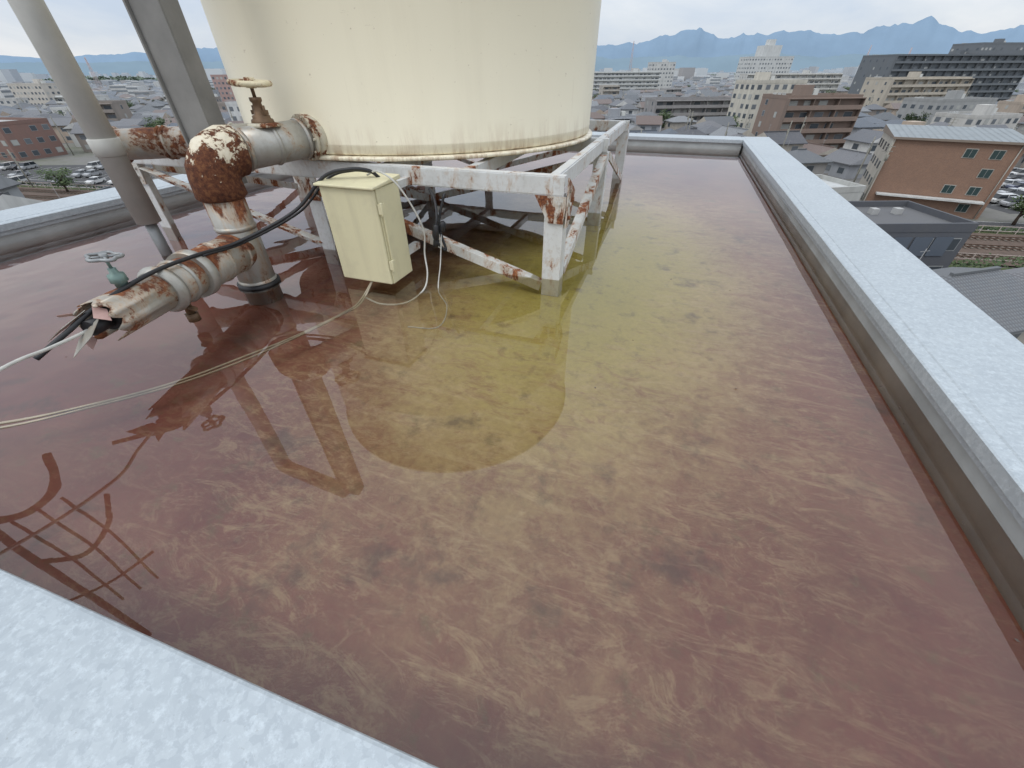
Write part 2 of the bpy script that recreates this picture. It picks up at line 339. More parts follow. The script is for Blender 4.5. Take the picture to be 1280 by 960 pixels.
# ------------------------------------------------------------------ tank
TX,TY,TR=-2.03,3.60,1.38
e=empty('water_tank')
mb=MB(); mb.lathe(TX,TY,[(0,.612),(TR-.01,.612),(TR,.62),(TR,.66),(TR+.002,.665),(TR,.67),(TR,1.50),(TR+.002,1.505),(TR,1.51),(TR-.004,2.26),(TR+.03,2.262),(TR+.03,2.30),(TR-.01,2.31),(1.1,2.45),(.6,2.55),(0,2.6)],128)
mb.obj('shell',[M_tank],e)
mb=MB(); mb.lathe(TX,TY,[(TR-.2,.585),(TR+.025,.585),(TR+.03,.59),(TR+.03,.602),(TR+.025,.607),(TR-.2,.6115)],128); mb.obj('base_plate',[M_tank],e)
mb=MB(); mb.lathe(TX-.4,TY+.4,[(0,2.72),(.3,2.72),(.33,2.68),(.33,2.63),(.28,2.63),(.28,2.45)],32); mb.obj('hatch',[M_tank],e)

# ------------------------------------------------------------------ frame
e=empty('tank_support_frame')
XS=[-.54,-2.19,-3.84]; YS=[2.24,3.77,5.30]; BT=.574
mb=MB()
for j,y in enumerate(YS):
    for zz in (BT-.005,BT-.10+.005): mb.bar((XS[2]-.03,y+.02,zz),(XS[0]+.05,y+.02,zz),.05,.01)
    mb.bar((XS[2]-.03,y-.004,BT-.05),(XS[0]+.05,y-.004,BT-.05),.008,.088)
for i,x in enumerate(XS):
    for zz in (BT-.006,BT-.10+.006): mb.bar((x-.02,YS[0]+.05,zz-.0015),(x-.02,YS[2]+.04,zz-.0015),.05,.01)
    mb.bar((x+.008,YS[0]+.0,BT-.052),(x+.008,YS[2]+.04,BT-.052),.008,.084)
for x in (-1.1,-1.65,-2.75,-3.3): mb.bar((x,YS[0]+.05,BT-.045),(x,YS[2],BT-.045),.05,.07)
mb.obj('beams',[M_frame],e,bevel=.0015)
mb=MB()
for i,x in enumerate(XS):
    for j,y in enumerate(YS):
        mb.box(x-.055,x+.055,y+.001,y+.011,-.108,BT-.101); sx=1 if i==0 else -1
        xa=x+sx*.055; mb.box(min(xa,xa-sx*.01),max(xa,xa-sx*.01),y+.0115,y+.11,-.108,BT-.101)
mb.obj('legs',[M_frame],e,bevel=.0015)
mb=MB()
y0=YS[0]+.018
mb.angle((XS[1]+.05,y0,.40),(XS[0]-.06,y0,-.05),.06,.008,sx=1)
mb.angle((XS[1]-.05,y0,.02),(XS[2]+.06,y0,.42),.06,.008,sx=1)
for yy in YS[1:]:
    mb.angle((XS[1]+.05,yy+.02,.02),(XS[0]-.06,yy+.02,.42),.06,.008); mb.angle((XS[1]-.05,yy+.02,.02),(XS[2]+.06,yy+.02,.42),.06,.008)
mb.angle((XS[0]+.03,YS[0]+.12,.02),(XS[0]+.03,YS[1]-.05,.44),.06,.008); mb.angle((XS[0]+.03,YS[1]+.12,.44),(XS[0]+.03,YS[2]-.05,.02),.06,.008)
mb.angle((XS[2],YS[0]+.12,.44),(XS[2],YS[1]-.05,.02),.06,.008); mb.angle((XS[1],YS[0]+.12,.44),(XS[1],YS[1]-.05,.02),.06,.008)
mb.obj('braces',[M_frame_r],e,bevel=.0015)
mb=MB()
for x in XS:
    y=YS[0]-.012
    V=[(x-.11,y,BT-.10),(x+.065,y,BT-.10),(x+.065,y,BT-.17),(x+.055,y,BT-.24),(x-.03,y,BT-.24)]
    V2=[(a,b_+.0105,c_) for a,b_,c_ in V]; n=5
    mb.add(V+V2,[tuple(range(n)),tuple(range(2*n-1,n-1,-1))]+[(i,(i+1)%n,n+(i+1)%n,n+i) for i in range(n)])
    x2=x+.068
    if x==XS[0]:
        V=[(x2,YS[0]-.01,BT-.005),(x2,YS[0]+.17,BT-.1),(x2,YS[0]+.05,BT-.26),(x2,YS[0]-.01,BT-.26)]; V2=[(a+.008,b_,c_) for a,b_,c_ in V]
        mb.add(V+V2,[(3,2,1,0),(4,5,6,7)]+[(i,(i+1)%4,4+(i+1)%4,4+i) for i in range(4)])
        for (yy,zz) in ((.02,.07),(.02,.14),(.02,.21),(.09,.13)):
            mb.cyl((x2+.008,YS[0]+yy,BT-zz),(x2+.02,YS[0]+yy,BT-zz),.011,6)
    for (xx,zz) in ((-.05,.13),(.03,.13),(.02,.19),(-.01,.22)): mb.cyl((x+xx,y,BT-zz),(x+xx,y-.011,BT-zz),.011,6)
mb.obj('gusset_plates',[painted('gusset_rust',(.60,.59,.55),.49,.525,13,.55,(1,1,.4),dirt=.4)],e)

# ------------------------------------------------------------------ pipes
A=Vector((-2.22,1.64,0)); Eb=Vector((-1.94,.72,.25)); TK=Vector((-2.06,2.23,.70)); PR=.1
e=empty('insulated_pipework')
d=(TK-Vector((A.x,A.y,.68))).normalized()
mb=MB(); mb.cyl((A.x,A.y,-.108),(A.x,A.y,.56),PR,32); 
for z in (.02,.33,.50): mb.sweep([(A.x,A.y,z-.014),(A.x,A.y,z),(A.x,A.y,z+.014)],[PR+.001,PR+.006,PR+.001],32)
mb.obj('riser_cladding',[M_clad],e)
mb=MB(); mb.sweep([(A.x,A.y,-.02),(A.x,A.y,.012),(A.x,A.y,.018)],[PR+.018,PR+.018,PR+.004],32); mb.obj('riser_seal',[M_black],e)
mb=MB(); pts=[]
rb=.13
hd=Vector((d.x,d.y,0)).normalized(); c0=Vector((A.x,A.y,.68-rb))+hd*rb
for k in range(13):
    a=math.pi/2*k/12; pts.append(c0-hd*rb*math.cos(a)+Vector((0,0,rb*math.sin(a))))
full=[Vector((A.x,A.y,.475)),Vector((A.x,A.y,.49))]+pts+[pts[-1]+hd*.03,pts[-1]+hd*.04]
mb.sweep(full,[PR+.004]+[PR+.018+(.004 if i%4==0 else 0) for i in range(len(full)-2)]+[PR+.004],40); 
mb.obj('elbow',[M_flaky],e)
mb=MB(); p1=pts[-1]+hd*.03; end=TK+hd*.02
mb.cyl(p1,end,PR-.002,32)
for f in (.06,.42,.80):
    q=p1.lerp(end,f); mb.sweep([q-d*.012,q,q+d*.012],[PR,PR+.006,PR],32)
mb.obj('outlet_cladding',[M_clado],e)
mb=MB(); mb.cyl(TK-d*.05,TK-d*.03,PR+.02,32); mb.cyl(TK-d*.026,TK+d*.04,PR+.016,32); 
for k in range(10):
    a=k*math.pi/5; s_=d.cross(Vector((0,0,1))).normalized(); o_=(s_*math.cos(a)+Vector((0,0,1))*math.sin(a))*(PR+.01)
    mb.cyl(TK-d*.062+o_,TK-d*.048+o_,.008,6)
mb.obj('outlet_flange',[M_flange],e)
J=Vector((A.x+.01,A.y-.05,.21)); dl=(Eb-J).normalized(); L=(Eb-J).length
mb=MB(); mb.cyl(J,J+dl*.34,PR,32); mb.cyl(J+dl*.36,J+dl*.56,PR-.008,32)
for s_ in (.05,.20,.335): q=J+dl*s_; mb.sweep([q-dl*.01,q,q+dl*.01],[PR,PR+.006,PR],32)
mb.obj('lower_run_cladding',[M_clad2],e)
mb=MB(); mb.sweep([J+dl*.345,J+dl*.352,J+dl*.40],[PR+.012,PR+.016,PR+.012],32); mb.sweep([J+dl*.46,J+dl*.47,J+dl*.48],[PR-.005,PR+.004,PR-.005],32)
mb.sweep([J+dl*.55,J+dl*.57,J+dl*.60],[PR+.004,PR+.008,PR-.01],32)
mb.obj('clamp_bands',[M_clad],e)
mb=MB(); s_=dl.cross(Vector((0,0,1))).normalized(); up=s_.cross(dl)
V=[];n=28
for t in (L-.37,L-.02):
    for k in range(n+1):
        a=math.radians(-62)+math.radians(310)*k/n; rr=.078
        V.append(J+dl*(t+(.02*math.sin(k*1.7) if t>L-.1 else 0))+(s_*math.cos(a)+up*math.sin(a))*rr)
Fc=[(k,k+1,n+2+k,n+1+k) for k in range(n)]
mb.add(V,Fc,0,(1,1,1),True); o=mb.obj('open_end_cladding',[M_clad2],e); so=o.modifiers.new('s','SOLIDIFY'); so.thickness=.004
mb=MB(); mb.cyl(J+dl*.56,Eb-dl*.05,.045,20); mb.cyl(Eb-dl*.06,Eb+dl*.03,.03,16); mb.obj('inner_pipe',[M_black],e)
mb=MB()
def flap(mb,p,a,b_,c_=Vector((0,0,0))):
    V=[p,p+a,p+a*.8+b_+c_,p+b_*.9]; mb.add(V,[(0,1,2,3)])
flap(mb,Eb+s_*.06+Vector((0,0,.04)),Vector((.03,-.01,.02)),Vector((.02,-.05,.02)))
flap(mb,Eb-s_*.075+Vector((0,0,.02)),Vector((-.035,-.03,.02)),Vector((-.05,.03,.03)))
flap(mb,Eb+s_*.06-Vector((0,0,.04)),Vector((.035,.0,-.02)),Vector((.045,-.045,-.015)))
o=mb.obj('torn_tape',[M_tape],e); so=o.modifiers.new('s','SOLIDIFY'); so.thickness=.002
mb=MB()
flap(mb,Eb+Vector((0,0,.065)),Vector((-.07,-.03,-.05)),Vector((-.02,-.10,-.04))); flap(mb,Eb-s_*.04+Vector((0,0,.04)),Vector((-.04,-.08,-.06)),Vector((.03,-.08,-.05)))
o=mb.obj('torn_sheet',[M_clad2],e); so=o.modifiers.new('s','SOLIDIFY'); so.thickness=.002
mb=MB(); q0=Vector((-3.42,1.97,.64)); q1=Vector((-2.55,2.42,.66)); dq=(q1-q0).normalized(); mb.cyl(q0,q1,.088,28)
for f in (0.02,.3,.33,.75): q=q0.lerp(q1,f); mb.sweep([q-dq*.01,q,q+dq*.01],[.09,.104 if f<.05 else .098,.09],28)
mb.obj('second_outlet',[painted('second_outlet_cladding',(.46,.45,.41),.51,.55,5,.42,metal=.3,dirt=.6,dark=.65)],e)

def handwheel(mb,c,ax,r,t,mat=0,spokes=4):
    ax=Vector(ax).normalized(); u=ax.orthogonal().normalized(); w=ax.cross(u)
    ring=[c+(u*math.cos(a)+w*math.sin(a))*(r+.007*math.sin(5*a)) for a in [2*math.pi*k/40 for k in range(40)]]
    mb.sweep(ring,t,10,mat,closed=True)
    for k in range(spokes):
        a=2*math.pi*k/spokes+.4; mb.cyl(c,c+(u*math.cos(a)+w*math.sin(a))*r,t*.75,8,mat)
    mb.cyl(c-ax*t*1.6,c+ax*t*1.8,t*1.9,12,mat)
e=empty('gate_valve')
vb=p1.lerp(end,.40); mb=MB()
mb.sweep([vb+Vector((0,0,z)) for z in (.09,.118,.122,.135,.14,.16,.19,.20,.215)],[.06,.055,.045,.045,.032,.026,.022,.03,.03],20)
mb.cyl(vb+Vector((0,0,.21)),vb+Vector((0,0,.29)),.009,10)
mb.bar(vb+Vector((-.045,0,.15)),vb+Vector((.045,0,.15)),.03,.02); 
for sg in (-1,1): mb.cyl(vb+Vector((.036*sg,0,.12)),vb+Vector((.036*sg,0,.18)),.007,8)
mb.obj('body',[M_brass],e)
mb=MB(); handwheel(mb,vb+Vector((0,0,.275)),(.06,.0,1),.088,.013); mb.obj('handwheel',[M_valve],e)
mb=MB(); mb.sweep([vb+Vector((0,0,.085)),vb+Vector((0,0,.10)),vb+Vector((0,0,.104))],[.085,.08,.06],20); mb.obj('collar',[M_flange],e)
e=empty('gate_valve'); vb=J+dl*(L*.80)+up*.06; mb=MB()
mb.sweep([vb+Vector((0,0,z)) for z in (0,.04,.045,.075,.08,.10)],[.022,.022,.03,.028,.015,.013],16)
mb.cyl(vb+Vector((0,0,.09)),vb+Vector((0,0,.155)),.006,8); mb.obj('body',[plain('valve_verdigris',(.20,.29,.26),.5,.3,.4,25)],e)
mb=MB(); handwheel(mb,vb+Vector((0,0,.145)),(0.1,.1,1),.048,.007); mb.obj('handwheel',[M_steel],e)
mb=MB(); q=J+dl*.5; mb.cyl(q,q-Vector((0,0,.15)),.018,12); mb.cyl(q-Vector((0,0,.15)),q-Vector((0,0,.19)),.028,8); mb.cyl(q+Vector((-.05,0,-.12)),q+Vector((.05,0,-.12)),.012,8)
mb.obj('drain_cock',[M_brass])

# poles
p=P(2.77,-2.44); e=empty('vent_pipe')
mb=MB(); mb.cyl((p[0],p[1],.22),(p[0],p[1],2.22),.07,28); mb.sweep([(p[0],p[1],z) for z in (.61,.615,.70,.705)],[.07,.079,.079,.07],28)
q=P(2.42,-1.63); top=[(p[0],p[1],2.2),(p[0],p[1],2.27)]+[tuple(Vector((p[0],p[1],2.3)).lerp(Vector((q[0],q[1],2.3)),f)) for f in (.06,.5,.94)]
mb.sweep(top,.07,20); mb.obj('pipe',[M_pvc],e)
mb=MB(); mb.cyl((p[0],p[1],-.108),(p[0],p[1],.25),.035,20); mb.obj('foot',[M_steel],e)
e=empty('steel_duct'); T=Matrix.Translation((q[0]-.02,q[1]+.03,0))@Matrix.Rotation(math.radians(8),4,'Z')
mb=MB(); mb.T=T; mb.box(-.08,.08,-.004,.004,.5,2.36); mb.box(-.08,-.072,.0045,.11,.5,2.36); mb.box(.072,.08,.0045,.11,.5,2.36); mb.box(-.071,.071,.09,.098,.5,2.36)
mb.box(-.092,-.081,-.02,.03,.5,2.36)
mb.obj('section',[M_duct],e,bevel=.002)

# ------------------------------------------------------------------ cabinet
e=empty('electrical_cabinet')
bx0,bx1,by0,by1=-1.71,-1.37,1.80,2.03
mb=MB(); mb.box(bx0,bx1,by0+.02,by1,.03,.54); mb.obj('case',[M_cab],e,bevel=.006)
mb=MB(); mb.box(bx0+.002,bx1-.002,by0,by0+.017,.034,.537); mb.obj('door',[M_cab],e,bevel=.007)
mb=MB(); mb.add([(bx0-.012,by0-.02,.541),(bx1+.012,by0-.02,.541),(bx1+.012,by1+.01,.549),(bx0-.012,by1+.01,.549),(bx0-.012,by0-.02,.553),(bx1+.012,by0-.02,.553),(bx1+.012,by1+.01,.572),(bx0-.012,by1+.01,.572)],
 [(0,1,5,4),(1,2,6,5),(2,3,7,6),(3,0,4,7),(4,5,6,7),(3,2,1,0)]); mb.obj('rain_hood',[M_cab],e,bevel=.004)
mb=MB()
for z in (.12,.42):
    mb.box(bx1+.001,bx1+.016,by0+.006,by0+.05,z,z+.05); mb.cyl((bx1+.02,by0+.012,z-.008),(bx1+.02,by0+.012,z+.058),.007,10)
mb.box(bx1+.001,bx1+.012,by0+.03,by0+.045,.12,.47)
mb.obj('hinges_and_latch',[M_cab],e,bevel=.002)
mb=MB(); mb.box(bx0+.05,bx0+.09,by1+.001,2.236,.10,.14); mb.box(bx1-.09,bx1-.05,by1+.001,2.236,.10,.14); mb.box(bx0+.05,bx0+.09,by1+.001,2.233,.48,.52); mb.box(bx1-.09,bx1-.05,by1+.001,2.233,.48,.52); mb.obj('brackets',[M_frame],e)

# ------------------------------------------------------------------ cables
mb=MB()
blk=[(-1.44,1.97,.56),(-1.47,1.93,.60),(-1.56,1.88,.61),(-1.70,1.84,.57),P(2.25,-1.166,.418),P(2.1,-1.435,.306),P(1.85,-1.50,.325),P(1.62,-1.54,.335),P(1.38,-1.58,.31),P(1.25,-1.63,.26),P(1.15,-1.68,.215)]
mb.sweep(cr(blk),.009,10)
blk2=[(a+.0,b_+.03,c_-.012) for a,b_,c_ in blk[1:7]]; mb.sweep(cr(blk2),.006,8)
br2=[(-1.28,2.2,.47),(-1.22,2.14,.42),(-1.19,2.08,.33),(-1.22,2.08,.24),(-1.16,2.1,.16),(-1.2,2.12,.3),(-1.17,2.17,.46)]
mb.sweep(cr(br2),.008,8)
mb.obj('power_cable',[M_black])
mb=MB(); 
for (x,y,z,h_) in ((-1.20,2.07,.27,.09),(-1.165,2.09,.30,.06),(-1.22,2.09,.20,.05)):
    mb.sweep([(x,y,z-h_/2),(x,y,z-h_/2+.008),(x+.008,y,z+h_/2-.008),(x+.008,y,z+h_/2)],[.01,.018,.018,.009],12)
mb.obj('cable_connector',[M_black])
mb=MB()
wc=[(-1.50,1.95,.575),(-1.42,1.93,.60),(-1.33,1.93,.56),(-1.27,1.96,.45),(-1.235,2.0,.30),(-1.25,2.0,.16),(-1.22,1.95,.06),(-1.20,1.85,.005),(-1.24,1.72,-.02),(-1.36,1.66,-.02),(-1.5,1.70,-.02)]
mb.sweep(cr(wc),.005,8)
wc=[(-1.18,2.1,.25),(-1.17,2.03,.1),(-1.13,1.9,-.01),(-1.0,1.75,-.02),(-.95,1.55,-.03),(-1.1,1.5,-.03)]; mb.sweep(cr(wc),.0035,8)
mb.obj('signal_cable',[M_white])
mb=MB()
fl=[P(2.27,-.83,.03),P(2.05,-.86,-.015),P(1.925,-.909,-.02),P(1.70,-1.06,-.022),P(1.498,-1.24,-.022),P(1.32,-1.41,-.018),P(1.176,-1.60,-.006),P(1.049,-1.877,.001),P(.98,-2.3,.003),P(.8,-2.9,.02)]
mb.sweep(cr(fl),.0055,8)
fl2=[(a+.012+.01*math.sin(i*1.9),b_-.022,c_) for i,(a,b_,c_) in enumerate(fl)]; mb.sweep(cr(fl2),.0045,8)
mb.obj('floating_hose',[M_hose])
mb=MB(); mb.sweep(cr([P(1.45,-1.57,.26),P(1.3,-1.6,.245),P(1.15,-1.6,.26),P(1.0,-1.6,.28),P(.7,-1.68,.24),P(.3,-1.9,.155),P(-.1,-2.0,.155)]),.006,8); mb.obj('signal_cable',[M_white])

# mast with brackets and hanging wires, left of the frame (only its reflection shows)
e=empty('antenna_mast'); mb=MB(); c0=P(1.75,-4.15)
def ap(a,b_,z): return (c0[0]+a,c0[1]+b_,z)
mb.cyl(ap(0,0,-.1),ap(0,0,4.0),.028,12); mb.sweep(cr([ap(0,0,1.75),ap(.08,.2,1.85),ap(.12,.42,1.75),ap(.1,.55,1.5)]),.028,10)
mb.sweep(cr([ap(0,0,2.35),ap(.1,.2,2.5),ap(.15,.45,2.35),ap(.15,.6,2.1)]),.022,10)
for k in range(3): mb.sweep(cr([ap(.05+.06*k,.1+.14*k,1.85),ap(.07+.06*k,.13+.14*k,2.5),ap(.04+.06*k,.11+.14*k,3.3)]),.012,8)
mb.sweep(cr([ap(-.1,-.2,2.9),ap(.1,.15,2.95),ap(.3,.5,2.85)]),.014,8)
mb.obj('mast',[M_mast],e)

# ------------------------------------------------------------------ town
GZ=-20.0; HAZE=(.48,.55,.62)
def hz(c,dist,k=2500):  # aerial haze mixed into the surface colour, growing with distance
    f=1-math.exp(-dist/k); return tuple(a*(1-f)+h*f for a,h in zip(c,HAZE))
mb=MB(); R0=14000; n=64
mb.add([(0,0,GZ)]+[(R0*math.cos(2*math.pi*k/n),R0*math.sin(2*math.pi*k/n),GZ) for k in range(n)],[(0,1+k,1+(k+1)%n) for k in range(n)]); mb.obj('ground',[M_ground])

def windows(mb,w,d,h,floors,dist,ww=1.6,wh=1.3,step=3.0,sides=(0,1,2,3),sill=.95,z0=0):
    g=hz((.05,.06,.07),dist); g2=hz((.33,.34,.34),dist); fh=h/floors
    for s in sides:
        Ln=w if s in (0,2) else d; n=max(1,int((Ln-1)/step)); sp=Ln/n
        for fl in range(floors):
            for k in range(n):
                if random.random()<.08: continue
                a=-Ln/2+sp*(k+.5); a0=a-ww/2;a1=a+ww/2; za=z0+fl*fh+sill; zb=min(za+wh,z0+(fl+1)*fh-.25)
                def quad(a0,a1,za,zb,o,mat,col):
                    if s==0: V=[(a0,-d/2-o,za),(a1,-d/2-o,za),(a1,-d/2-o,zb),(a0,-d/2-o,zb)]
                    elif s==1: V=[(w/2+o,a0,za),(w/2+o,a1,za),(w/2+o,a1,zb),(w/2+o,a0,zb)]
                    elif s==2: V=[(a1,d/2+o,za),(a0,d/2+o,za),(a0,d/2+o,zb),(a1,d/2+o,zb)]
                    else: V=[(-w/2-o,a1,za),(-w/2-o,a0,za),(-w/2-o,a0,zb),(-w/2-o,a1,zb)]
                    mb.add(V,[(0,1,2,3)],mat,col)
                if dist<260: quad(a0-.1,a1+.1,za-.1,zb+.1,.03,0,g2)
                quad(a0,a1,za,zb,.06,1,random.choice((g,g,hz((.13,.14,.15),dist),hz((.4,.4,.37),dist))) )
def block(mb,w,d,h,floors,wc,rc,dist,style='win',hut=True,wallmat=0,step=3.0):
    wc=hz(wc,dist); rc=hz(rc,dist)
    mb.box(-w/2,w/2,-d/2,d/2,0,h,wallmat,wc,False)
    t=.25
    for (a,b_,c_,d_) in ((-w/2-.06,w/2+.06,-d/2-.06,-d/2+t),(-w/2-.06,w/2+.06,d/2-t,d/2+.06),(-w/2-.06,-w/2+t,-d/2+t,d/2-t),(w/2-t,w/2+.06,-d/2+t,d/2-t)):
        mb.box(a,b_,c_,d_,h-.25,h+.7,0,tuple(x*.92 for x in wc))
    mb.add([(-w/2+t,-d/2+t,h+.02),(w/2-t,-d/2+t,h+.02),(w/2-t,d/2-t,h+.02),(-w/2+t,d/2-t,h+.02)],[(0,1,2,3)],0,rc)
    if style=='balc':
        fh=h/floors
        windows(mb,w,d,h,floors,dist,sides=(1,2,3),step=4.5,ww=1.0)
        windows(mb,w,d,h,floors,dist,ww=2.6,wh=2.0,step=4,sides=(0,),sill=.2)
        for f in range(floors):
            z=f*fh
            mb.box(-w/2,w/2,-d/2-1.5,-d/2-.07,z+.0,z+.18,0,tuple(x*.9 for x in wc)); mb.box(-w/2,w/2,-d/2-1.6,-d/2-1.5,z+.02,z+1.15,0,wc)
        k=-w/2
        while k<=w/2+.01:
            mb.box(k-.1,k+.1,-d/2-1.49,-d/2-.08,.19,h,0,tuple(x*.85 for x in wc)); k+=w/max(2,round(w/7))
        mb.box(-w/2,w/2,-d/2-1.65,-d/2-.07,h-.2,h+.05,0,wc)
    else: windows(mb,w,d,h,floors,dist,step=step)
    if hut:
        x=random.uniform(-w/4,w/4); mb.box(x-2,x+2,-1.8,1.8,h+.03,h+3,0,wc); mb.box(x+3,x+4.6,-1,1,h+.5,h+2,0,hz((.6,.6,.56),dist))
        for k in range(3): mb.box(-w/2+1.5+k*1.6,-w/2+2.4+k*1.6,d/4,d/4+.6,h+.03,h+1,0,hz((.5,.5,.48),dist))
def house(mb,w,d,h,rh,wc,rc,dist,hip=True,win=True):
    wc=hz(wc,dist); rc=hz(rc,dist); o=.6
    mb.box(-w/2,w/2,-d/2,d/2,0,h,0,wc,False)
    ins=min(d/2+o,w/2)*(.9 if hip else 0)
    E=[(-w/2-o,-d/2-o,h),(w/2+o,-d/2-o,h),(w/2+o,d/2+o,h),(-w/2-o,d/2+o,h)]
    Rg=[(-w/2-o+ins,0,h+rh),(w/2+o-ins,0,h+rh)]
    E2=[(x,y,z-.18) for x,y,z in E]
    mb.add(E+Rg,[(0,1,5,4),(2,3,4,5)],2,rc); mb.add(E+Rg,[(1,2,5),(3,0,4)],2 if hip else 0,rc if hip else wc)
    mb.add(E+E2,[(0,4,5,1),(1,5,6,2),(2,6,7,3),(3,7,4,0),(4,7,6,5)],0,tuple(x*.8 for x in rc))
    if dist<160:
        mb.box(Rg[0][0],Rg[1][0],-.15,.15,h+rh-.02,h+rh+.18,0,tuple(x*.8 for x in rc))
        mb.box(w*.1,w*.5,-d/2-1.2,-d/2-.01,h*.5-.1,h*.5+.05,0,wc); mb.box(w*.1,w*.5,-d/2-1.25,-d/2-1.2,h*.5,h*.5+.9,0,tuple(x*.8 for x in wc))
        mb.cyl((-w*.3,d*.2,h),(-w*.3,d*.2,h+rh+1.6),.03,5,0,True,(.3,.3,.3)); mb.bar((-w*.3-.5,d*.2,h+rh+1.4),(-w*.3+.5,d*.2,h+rh+1.4),.03,.03,0,col=(.3,.3,.3))
    if win: windows(mb,w,d,h,2 if h>4.5 else 1,dist,ww=1.7,wh=1.2,step=3.4)
TM=[M_town,M_tglass,M_tile]
occ=[]
def at(name,F,R,rot,fn,rad):
    mb=MB(); fn(mb); x,y,_=P(F,R); o=mb.obj(name,TM+[M_brick],None,(x,y,GZ),PSI+math.radians(rot)); occ.append((F,R,rad)); return o
WH=(.62,.62,.59); GR=(.36,.36,.35)
def orange(mb):
    w,d,h=17,12,11.4; gr=(.27,.30,.315)
    mb.box(-w/2,w/2,-d/2,d/2,0,h,3,(.4,.2,.1),False)
    mb.box(-w/2-.3,-w/2-.01,-d/2-.2,d/2,0,h,0,(.47,.43,.37))
    V=[(-w/2-.5,-d/2-.6,h),(w/2+.6,-d/2-.6,h),(w/2+.6,d/2+.5,h),(-w/2-.5,d/2+.5,h),(-w/2-.5,-d/2-.6,h+.35),(w/2+.6,-d/2-.6,h+.35),(w/2+.6,d/2+.5,h+1.2),(-w/2-.5,d/2+.5,h+1.2)]
    mb.add(V,[(0,1,5,4),(1,2,6,5),(2,3,7,6),(3,0,4,7),(3,2,1,0)],0,(.24,.19,.15)); mb.add(V,[(4,5,6,7)],0,gr)
    for x in range(-8,9,1): mb.add([(x-.03,-d/2-.6,h+.38),(x+.03,-d/2-.6,h+.38),(x+.03,d/2+.5,h+1.23),(x-.03,d/2+.5,h+1.23)],[(0,1,2,3)],0,(.23,.26,.275))
    for fl in range(4):
        for x in (2.2,5.6):
            z=.9+fl*2.75
            if x<4 and fl%2==0: continue
            mb.box(x-.8,x+.8,-d/2-.07,-d/2-.01,z,z+1.4,0,(.42,.40,.36)); mb.box(x-.7,x+.7,-d/2-.12,-d/2-.075,z+.1,z+1.3,1,(.035,.06,.06)); mb.box(x-.02,x+.02,-d/2-.13,-d/2-.122,z+.1,z+1.3,0,(.4,.4,.38))
        for y in (-4.2,-1.2,2.1,4.6):
            mb.box(w/2+.01,w/2+.1,y-.8,y+.8,1+fl*2.75,2.2+fl*2.75,1,(.06,.07,.08)); mb.box(-w/2-.4,-w/2-.31,y-.5,y+.5,1+fl*2.75,2.2+fl*2.75,1,(.06,.07,.08))
    mb.box(-w/2+1,w/2-1,-d/2-1.6,-d/2-.13,2.7,2.95,0,(.6,.6,.58))
    mb.cyl((w/2-.6,-d/2-.15,0),(w/2-.6,-d/2-.15,h),.08,8,0,True,(.4,.38,.34))
at('orange_brick_building',82,78.5,-30,orange,13)
at('apartment_building',150,93,6,lambda mb:block(mb,24,12,14.5,5,(.23,.155,.115),(.3,.29,.27),150,'balc'),16)
at('apartment_building',186,98,8,lambda mb:block(mb,20,13,17.5,6,(.60,.56,.47),(.4,.38,.36),180,'win'),14)
at('apartment_building',216,81,6,lambda mb:block(mb,38,12,11,4,(.28,.26,.25),(.20,.21,.23),212,'balc',False),22)
at('office_building',350,300,8,lambda mb:block(mb,105,26,28,7,(.10,.11,.12),(.12,.12,.13),300,'balc'),56)
at('office_building',356,335,8,lambda mb:block(mb,46,20,34,8,(.12,.13,.14),(.12,.12,.13),300,'win'),30)
at('apartment_building',270,222,10,lambda mb:block(mb,50,16,17,5,(.48,.42,.33),(.38,.36,.33),262,'balc'),30)
at('apartment_building',200,182,12,lambda mb:block(mb,30,14,11,3,(.33,.33,.32),(.30,.30,.29),190,'win'),20)
at('apartment_building',162,160,14,lambda mb:block(mb,20,13,8.5,3,(.55,.53,.49),(.25,.26,.27),160,'win'),14)
at('hospital_building',560,282,4,lambda mb:(block(mb,50,20,32,9,WH,GR,500,'win',False),mb.box(-9,11,-5,9,32.1,42,0,hz(WH,500)),mb.box(-3,4,-2,5,42.1,47,0,hz(WH,500))),36)
at('hospital_building',450,252,-5,lambda mb:block(mb,80,18,18,5,(.60,.58,.53),GR,420,'balc'),46)
at('apartment_building',520,118,0,lambda mb:block(mb,70,16,20,6,WH,GR,470,'balc'),40)
at('apartment_building',560,168,0,lambda mb:block(mb,26,16,28,8,(.60,.59,.56),GR,500,'win'),22)
def dark(mb):
    block(mb,13,10,6.6,2,(.085,.09,.105),(.11,.11,.115),40,'win',False)
    for k in range(4): mb.box(-4.6+2.4*k,-2.5+2.4*k,-5.12,-5.07,3.6,5.8,1,(.11,.13,.16))
    for k in range(3): mb.box(-4+3*k,-3.2+3*k,1,1.8,6.63,7.3,0,(.4,.4,.39))
at('dark_clad_house',51,46.5,0,dark,10)
at('tile_roof_house',30,37,14,lambda mb:house(mb,13,9,6,2.3,(.42,.39,.33),(.15,.16,.17),30),9)
at('tile_roof_house',34,54,14,lambda mb:house(mb,13,9,5,2.0,(.40,.38,.35),(.18,.18,.19),40),9)
at('tile_roof_house',41,30,18,lambda mb:house(mb,11,9,6,2.0,(.42,.39,.33),(.14,.14,.15),40,False),9)
at('warehouse',78,52,10,lambda mb:block(mb,18,10,4.5,1,(.5,.5,.47),(.50,.51,.50),80,'win',False),12)
at('brown_brick_building',150,-166,-12,lambda mb:block(mb,30,14,9.5,3,(.23,.12,.09),(.4,.4,.38),150,'win',False),18)
at('apartment_building',350,-335,-10,lambda mb:block(mb,28,14,16,5,(.58,.53,.46),GR,330,'win'),18)
